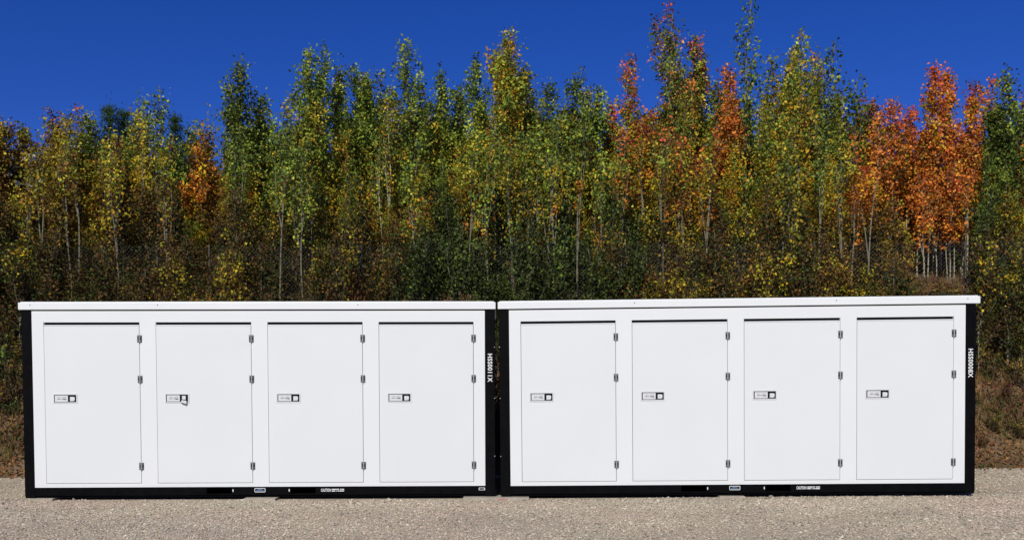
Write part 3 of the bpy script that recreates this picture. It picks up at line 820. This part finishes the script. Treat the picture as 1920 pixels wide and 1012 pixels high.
# slim saplings growing through and in front of the fence
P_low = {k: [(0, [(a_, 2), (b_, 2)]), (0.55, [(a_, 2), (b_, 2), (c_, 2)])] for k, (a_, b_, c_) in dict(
    brown=('shade_brown', 'shade', 'brown'), dark=('shade', 'shade', 'dgreen'), rust=('shade_brown', 'maroon', 'shade_brown'), gold=('shade_brown', 'olive', 'brown'), green=('shade', 'shade_brown', 'olive')).items()}  # darkened palettes carry painted understory shade
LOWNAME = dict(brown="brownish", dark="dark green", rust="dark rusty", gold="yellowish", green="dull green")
lproto = {}
def low_zone(px):
    for x1, ks in ((60, ('brown', 'green')), (380, ('brown', 'brown', 'gold')), (470, ('gold', 'brown')), (600, ('green', 'brown')), (770, ('brown', 'rust', 'green')), (1210, ('dark', 'dark', 'green')),
                   (1430, ('brown', 'gold', 'green')), (1690, ('gold', 'brown', 'green')), (2200, ('dark', 'green'))):
        if px < x1: return ks
px = -45
while px < 1975:
    for Y, y0, y1 in ((17.0, 395, 525), (18.5, 340, 470)):
        p = px + fr.uniform(-14, 14)
        if Y < 17.4 and (500 < p < 590 or 1690 < p < 1838 or (p > 1838 and fr.random() < 0.4)): continue
        if 1690 < p < 1840: continue
        yy = Y + fr.uniform(-0.25, 0.25); tip = at(p, fr.uniform(y0, y1), yy); z0 = bank_z(tip.x, yy); H = tip.z - z0
        kd = fr.choice(low_zone(p)); key = (kd, fr.randint(0, 1))
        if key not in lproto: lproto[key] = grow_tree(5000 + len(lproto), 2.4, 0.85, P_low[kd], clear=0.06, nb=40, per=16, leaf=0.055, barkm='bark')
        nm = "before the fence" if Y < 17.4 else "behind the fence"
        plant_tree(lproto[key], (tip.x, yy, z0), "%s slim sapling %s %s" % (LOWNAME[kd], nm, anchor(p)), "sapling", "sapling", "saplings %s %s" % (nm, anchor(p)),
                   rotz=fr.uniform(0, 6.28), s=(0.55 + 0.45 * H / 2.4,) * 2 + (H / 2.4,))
    px += 41
# bare pale trunks seen low down (stems of thin trees whose tops are lost among the others)
for i, (px_, y0_, y1_, Y) in enumerate(((724, 290, 480, 19.6), (716, 330, 430, 19.8), (934, 260, 440, 19.9), (1290, 260, 400, 19.9), (1236, 440, 540, 19.5), (1316, 400, 470, 19.7),
                                       (1395, 430, 530, 19.6), (508, 420, 460, 19.6), (515, 425, 465, 19.7), (1128, 400, 490, 19.7), (1180, 450, 500, 19.6),
                                       (1722, 430, 530, 19.9), (1735, 480, 530, 19.7), (1742, 405, 530, 20.0), (1758, 450, 500, 20.3), (1779, 490, 535, 19.8), (1784, 440, 535, 20.1), (1791, 425, 535, 19.9), (1806, 435, 540, 19.7), (1768, 440, 520, 20.6), (1750, 440, 520, 20.7),
                                       (276, 450, 560, 19.5), (300, 440, 540, 19.6), (47, 470, 560, 19.4), (1040, 330, 470, 19.8), (1068, 380, 470, 19.7), (978, 350, 470, 19.8), (870, 380, 480, 19.8),
        *[(fr.uniform(a_, b_), fr.uniform(310, 400), 520, fr.uniform(17.9, 18.9)) for a_, b_, n_ in ((960, 1420, 17), (780, 960, 5), (420, 700, 6), (0, 380, 9), (1430, 1650, 6)) for _ in range(n_)])):
    tip = at(px_, y0_ - 90, Y); z0 = bank_z(tip.x, Y); H = tip.z - z0
    r_ = random.Random(i + 5)
    pal = zone(px_)[0]
    ms = grow_tree(2000 + i, H, 0.55, pal, clear=0.66, nb=15, per=14, barkm='birch' if i < 28 else 'bark')
    plant_tree(ms, (tip.x, Y, z0), "thin bare-trunked tree with %s crown %s" % (NAMES[id(pal)], anchor(px_)), group="bare-trunked thin trees %s" % anchor(px_))

# ------------------------------------------------------------------ shrubs under the trees and along the fence
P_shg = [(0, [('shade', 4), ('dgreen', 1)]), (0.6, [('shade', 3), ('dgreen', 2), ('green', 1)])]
P_shm = [(0, [('shade_brown', 3), ('maroon', 1)]), (0.5, [('maroon', 2), ('shade_brown', 2)])]
P_shb = [(0, [('shade_brown', 4), ('shade', 1)]), (0.5, [('shade_brown', 3), ('brown', 2), ('olive', 1)])]
P_sho = [(0, [('shade_brown', 3), ('shade', 2)]), (0.5, [('olive', 2), ('shade_brown', 2), ('shade', 1)])]
P_shy = [(0, [('olive', 1), ('brown', 3)]), (0.5, [('gold', 1), ('olive', 3), ('brown', 3)])]
P_shor = [(0, [('brown', 2), ('gold', 1)]), (0.4, [('orange', 3), ('gold', 2), ('brown', 1)])]
P_shr = [(0, [('redor', 3), ('orange', 1)])]
P_lg = [(0, [('olive', 2), ('dgreen', 2), ('brown', 1)]), (0.5, [('green', 2), ('olive', 2), ('dgreen', 2)])]
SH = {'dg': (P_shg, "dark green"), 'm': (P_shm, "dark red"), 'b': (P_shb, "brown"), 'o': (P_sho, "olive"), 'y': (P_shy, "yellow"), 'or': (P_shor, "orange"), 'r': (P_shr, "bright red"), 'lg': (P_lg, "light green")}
sproto = {}
def shrub(px, py, Y, wpx, kind, extra="", mesh_kw=None, lab=None):
    pal, nm = SH[kind]
    tip = at(px, py, Y); z0 = bank_z(tip.x, Y); H = max(0.25, tip.z - z0); w = wpx / F_PX * Y
    v = rng.randint(0, 1)
    key = (kind, v, H > 1.0, str(mesh_kw))
    if key not in sproto:
        bH, bw = (1.9, 1.4) if H > 1.0 else (0.7, 0.7)
        kw = dict(stems=17, nb=11, per=16) if H > 1.0 else dict(stems=8, nb=6, per=10, spread=0.07)
        kw.update(mesh_kw or {})
        sproto[key] = (grow_shrub(3000 + len(sproto), bH, bw, pal, **kw), bH, bw)
    ms, bH, bw = sproto[key]
    root = plant_tree(ms, (tip.x, Y, z0), lab or ("%s leafy shrub %s%s" % (nm, extra or "under the trees ", anchor(px))), "shrub", "shrub",
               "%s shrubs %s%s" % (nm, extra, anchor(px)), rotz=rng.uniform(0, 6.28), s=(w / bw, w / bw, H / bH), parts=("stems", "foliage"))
    return root
px = -40
zones = ((60, 'ob'), (250, 'bo'), (370, 'bb'), (470, 'yo'), (600, 'ob'), (770, 'mb'), (1000, 'dgdg'), (1200, 'dgdg'), (1290, 'ob'), (1430, 'oy'), (1640, 'yo'), (1700, 'lgy'), (1830, 'bb'), (2100, 'lgdg'))
def shrub_kind(px):
    for x1, s in zones:
        if px < x1:
            return rng.choice(['dg'] if s == 'dgdg' else ['lg', 'y'] if s == 'lgy' else ['lg', 'dg'] if s == 'lgdg' else list(s))
while px < 1975:
    low = 1690 < px < 1835
    for dx, y0, Y, wpx, extra in ((0, 470, 18.9, 105, "under the trees "), (26, 515, 18.1, 85, "behind the fence "), (44, 548, 16.95, 70, "before the fence ")):
        p = px + dx + rng.uniform(-14, 14)
        if Y < 17 and (480 < p < 620 or p > 1480) : continue
        if low: y0, wpx = {470: (540, 100), 515: (552, 90), 548: (572, 70)}[y0]
        shrub(p, y0 + rng.uniform(-40, 40) * (0.2 if low else 1), Y + rng.uniform(-0.15, 0.15), wpx * rng.uniform(0.85, 1.15), shrub_kind(p), extra)
    px += 62
shrub(926, 622, 14.85, 80, 'b', lab="brown bush added to darken the gap between the containers")  # bush added to darken what shows between the containers
for i_, (px_, py_) in enumerate(((1700, 462), (1726, 448), (1752, 455), (1780, 446), (1808, 452), (1832, 440))):
    shrub(px_, py_, 21.6 + 0.25 * (i_ % 3), 75, 'dg', "standing in for shade ")  # dark shrubs added to stand in for shade behind the trunks
# single ones that stand out
shrub(1133, 530, 17.35, 30, 'r', lab="small bright red sapling in the dark green shrubs behind the first right door")
shrub(1660, 430, 18.9, 120, 'y', lab="yellow willow-like bush left of the bare pale trunks", mesh_kw=dict(narrow=0.14, leaf=0.10))
shrub(1860, 470, 18.4, 70, 'lg', lab="feathery light green conical bush by the fence at the right", mesh_kw=dict(narrow=0.10, leaf=0.10, stems=16))
shrub(1842, 578, 17.3, 26, 'or', lab="small orange and yellow sapling beside the right container's roof corner")
shrub(368, 545, 17.3, 30, 'or', lab="small orange sapling just above the roof behind the second left door")
shrub(648, 548, 17.2, 18, 'r', lab="tiny red sapling just above the roof behind the third left door")
shrub(440, 545, 17.25, 60, 'o', lab="low olive sapling above the roof behind the second left door")
for i, (px_, py_, Y, w_, kd, lab) in enumerate((
        (4, 628, 16.0, 60, 'dg', "dark green bush halfway up the bank at the left edge"),
        (34, 648, 15.8, 46, 'b', "brown bush on the bank close to the left container's post"),
        (-14, 715, 15.5, 70, 'o', "olive bush low on the bank, cut by the left edge"),
        (24, 742, 15.5, 40, 'dg', "low dark green bush above the leaf litter at the left"),
        (18, 640, 16.8, 90, 'o', "olive bush on the bank left of the left container"),
        (-10, 690, 16.2, 80, 'lg', "light green bush low on the bank at the left edge"),
        (34, 700, 16.3, 40, 'dg', "small dark green bush beside the left container's black post"),
        (40, 590, 17.2, 80, 'dg', "dark green bush by the fence left of the left container"),
        (12, 560, 17.6, 90, 'b', "brown bush by the fence at the left edge"),
        (1900, 600, 17.2, 60, 'lg', "green leafy bush on the fence at the right edge"),
        (1855, 640, 16.7, 50, 'o', "olive weed clump on the bank below the right fence"),
        (1912, 655, 16.5, 50, 'b', "brown weed clump on the bank at the right edge"),
        (1862, 785, 15.6, 34, 'o', "low olive-green weed on the bank right of the right container"),
        (1905, 790, 15.5, 46, 'o', "low olive weed on the bank at the right edge"),
        (1845, 830, 15.2, 26, 'm', "low red-leaved weed at the foot of the right bank"),
        (1893, 700, 16.1, 30, 'm', "small red-leaved weed halfway up the right bank"))):
    shrub(px_, py_, Y, w_, kd, lab=lab)

# ------------------------------------------------------------------ chain-link fence on the bank
FY = 17.45
def fence():
    root = empty("chain_link_fence", (0, FY, bank_z(0, FY)), "grey chain-link fence along the bank in front of the trees", "fence")
    z_off = root.location.z
    X0, X1, HT, step = -11.5, 11.5, 1.85, 0.075
    base = lambda x: 2.18 + 0.0086 * max(x, 0) - z_off
    def tri_tube(pairs, rad):
        V, F = [], []
        for (a, b) in pairs:
            d = (b - a) / np.linalg.norm(b - a); s = np.cross(d, (0, 1, 0)); q = np.array((0, 1.0, 0))
            n = len(V)
            for p in (a, b):
                for t in (0, 2.094, 4.189): V.append(p + rad * (math.cos(t) * s + math.sin(t) * q))
            for k in range(3):
                k2 = (k + 1) % 3; F.append((n + k, n + k2, n + 3 + k2, n + 3 + k))
        return np.array(V), np.array(F)
    pairs = []
    n = int((X1 - X0 + HT) / step)
    for sgn in (1, -1):
        for i in range(n):
            xs = X0 + i * step - (HT if sgn > 0 else 0)
            pts = []
            m = 6
            for j in range(m + 1):
                h = HT * j / m; x = xs + sgn * h
                pts.append((x, h))
            for (xa, ha), (xb, hb) in zip(pts[:-1], pts[1:]):
                if min(xa, xb) < X0 or max(xa, xb) > X1: continue
                sag = lambda x: 0.02 * math.sin(x * 1.9) 
                pairs.append((np.array([xa, sag(xa) + 0.0022 * sgn, base(xa) + ha]), np.array([xb, sag(xb) + 0.0022 * sgn, base(xb) + hb])))
    V, F = tri_tube(pairs, 0.0012)
    o = link("wire_mesh", np_mesh("wire_mesh", V, F, M['wire']), root); o["kind"] = "stuff"
    x = X0
    while x <= X1 + 0.01:
        b = MB(); b.tube([(x, 0.035, base(x) - 0.5), (x, 0.035, base(x) + HT + 0.03)], [0.017] * 2, 8)
        b.build("post", M['post'], root, smooth=True); x += 2.875
    for h in (0.03,):
        b = MB(); b.tube([(X0, 0.004, base(X0) + h), (0, 0.004, base(0) + h), (X1, 0.004, base(X1) + h)], [0.0025] * 3, 5); b.build("tension_wire", M['wire'], root)
fence()

# ------------------------------------------------------------------ dead grass, weeds and leaf litter on the bank (uncountable)
def ground_cover():
    R = np.random.default_rng(21)
    P = []
    for x0, x1, y0, y1, dn in ((-11, -7, 14.6, 19.5, 700), (7, 11, 14.75, 19.5, 700), (-7, 7, 14.7, 17.2, 60), (-7, 7, 17.2, 20.2, 220), (-12, 12, 19.5, 24, 60)):
        n = int((x1 - x0) * (y1 - y0) * dn); P.append(np.stack([R.uniform(x0, x1, n), R.uniform(y0, y1, n)], 1))
    P = np.concatenate(P); n = len(P)
    Z = np.array([bank_z(x, y) for x, y in P]); T = np.array([y - toe(x) for x, y in P])
    clump = np.array([noise.noise((x * 1.3, y * 1.3, 9)) for x, y in P])
    hue = np.array([noise.noise((x * 0.9, y * 0.9, 4)) for x, y in P])
    ok = (T > 0.02) & (R.random(n) < np.clip(0.75 + clump, 0.15, 1)); P, Z, clump, hue, T = P[ok], Z[ok], clump[ok], hue[ok], T[ok]; n = len(P)
    C = np.stack([P[:, 0], P[:, 1], Z], 1)
    # blades: thin tapering, bent triangles pairs
    h = R.uniform(0.06, 0.30, n) * np.clip(0.8 + 0.8 * clump, 0.3, 1.6) * np.clip(0.35 + T * 0.5, 0.35, 1)
    a = R.uniform(0, 6.283, n); ln = R.uniform(0.2, 1.1, n)
    side = np.stack([np.cos(a), np.sin(a), np.zeros(n)], 1); fw = np.stack([-np.sin(a), np.cos(a), np.zeros(n)], 1)
    w = R.uniform(0.004, 0.011, n)[:, None]; up = np.array([[0, 0, 1.0]])
    mid = C + up * (h * 0.6)[:, None] + fw * (h * ln * 0.25)[:, None]; tip = C + up * (h * R.uniform(0.7, 1.0, n))[:, None] + fw * (h * ln * 0.7)[:, None]
    V = np.stack([C - side * w, C + side * w, mid + side * w * 0.7, mid - side * w * 0.7, tip], 1)
    F = np.array([(0, 1, 2), (0, 2, 3), (3, 2, 4)])[None] + (np.arange(n) * 5)[:, None, None]
    pal = np.array([lin(c) for c in ((120, 92, 58), (98, 72, 46), (140, 112, 70), (84, 58, 42), (104, 96, 46), (110, 62, 46))]) * 1.15
    ci = np.where(hue > 0.15, R.choice([1, 3, 5, 0], n), R.choice([0, 2, 4, 1], n))
    K = np.repeat(pal[ci] * R.uniform(0.6, 1.25, (n, 1)), 5, 0)
    tag(link("dry_grass", np_mesh("dry_grass", V.reshape(-1, 3), F.reshape(-1, 3), M['dry'], K)), "dry brown grass and dead weeds covering the bank", "grass", kind="stuff")
    # fallen leaves, low leafy weeds
    P = []
    for x0, x1, y0, y1, dn in ((-11, -6.5, 14.1, 19.5, 620), (6.5, 11, 14.5, 19.5, 520), (-6.5, 6.5, 14.6, 20, 60)):
        n = int((x1 - x0) * (y1 - y0) * dn); P.append(np.stack([R.uniform(x0, x1, n), R.uniform(y0, y1, n)], 1))
    P = np.concatenate(P); n = len(P)
    T = np.array([y - toe(x) for x, y in P]); ok = (T > 0) | (R.random(n) < 0.12 * np.exp(T * 3)); P, T = P[ok], T[ok]; n = len(P)
    Z = np.array([max(bank_z(x, y), ground_z(x, y)) for x, y in P]); cl = np.array([noise.noise((x * 1.1, y * 1.1, 14)) for x, y in P])
    C = np.stack([P[:, 0], P[:, 1], Z + 0.015 + np.clip(cl, 0, 1) * R.uniform(0, 0.35, n) * (T > 0.1)], 1)
    pal = np.array([lin(c) for c in ((122, 82, 56), (104, 66, 48), (142, 104, 76), (88, 62, 44), (150, 112, 60), (88, 88, 44), (70, 74, 38))]) * 1.15
    ci = np.where(cl > 0.12, R.choice([3, 5, 6, 6, 1], n), R.choice([0, 1, 2, 3, 4, 1, 3], n))
    V, F, K = leaf_geo(C, R.uniform(0.03, 0.075, n), pal[ci] * R.uniform(0.6, 1.25, (n, 1)), R, droop=0, outward=np.array([[0, -0.8, 1.6]]))
    tag(link("leaf_litter", np_mesh("leaf_litter", V, F, M['dry'], K)), "fallen leaves and low weeds scattered on the bank", "leaf litter", kind="stuff")
ground_cover()

# ------------------------------------------------------------------ dark thicket further back that reads as one mass
def thicket():
    R = np.random.default_rng(33)
    n = 90000
    x = R.uniform(-17, 17, n); y = R.uniform(24.2, 29, n); u = R.random(n)
    top = 3.1 + np.array([0.8 * noise.noise((a * 0.5, b * 0.5, 2)) + 0.5 * noise.noise((a * 1.7, b * 1.7, 8)) for a, b in zip(x, y)])
    base = np.array([bank_z(a, b) for a, b in zip(x, y)])
    C = np.stack([x, y, base + top * u], 1)
    pal = np.array([lin(c) for c in ((58, 66, 30), (80, 70, 34), (48, 58, 28), (96, 76, 38), (70, 54, 32))]) * 1.2
    V, F, K = leaf_geo(C, R.uniform(0.10, 0.19, n), pal[R.integers(0, 5, n)] * R.uniform(0.6, 1.3, (n, 1)), R)
    root = empty("thicket", (0, 26, float(bank_z(0, 26))), "dark mass of undergrowth deep behind the young trees", "thicket")
    root["kind"] = "stuff"
    f = link("foliage", np_mesh("foliage", V - np.array(root.location), F, M['leaf'], K), root); f["kind"] = "stuff"
    b = MB()
    for i in range(420):
        a, c = rng.uniform(-17, 17), rng.uniform(24, 28.5); z = bank_z(a, c) - root.location.z; hh = rng.uniform(2.0, 3.6)
        b.tube([(a, c - 26, z - 0.2), (a + rng.gauss(0, 0.08), c - 26, z + hh * 0.5), (a + rng.gauss(0, 0.15), c - 26, z + hh)], [0.03, 0.022, 0.008], 4, cap=False)
    s = b.build("stems", M['bark'], root); s["kind"] = "stuff"
thicket()

# ------------------------------------------------------------------ things with the same wording: tell them apart by their order from the left
by = {}
for o in list(COL.objects):
    if o.parent is None and o.get("label") and o.get("category"): by.setdefault(o["label"], []).append(o)
for lab, os_ in by.items():
    if len(os_) < 2: continue
    os_.sort(key=lambda o: o.location.x / o.location.y)
    n = len(os_)
    words = ["second", "third", "fourth", "fifth", "sixth", "seventh", "eighth", "ninth", "tenth", "eleventh", "twelfth", "thirteenth", "fourteenth", "fifteenth", "sixteenth"]
    for i, o in enumerate(os_):
        o["label"] = lab + (", leftmost" if i == 0 else ", rightmost" if i == n - 1 else ", %s from left" % words[i - 1])
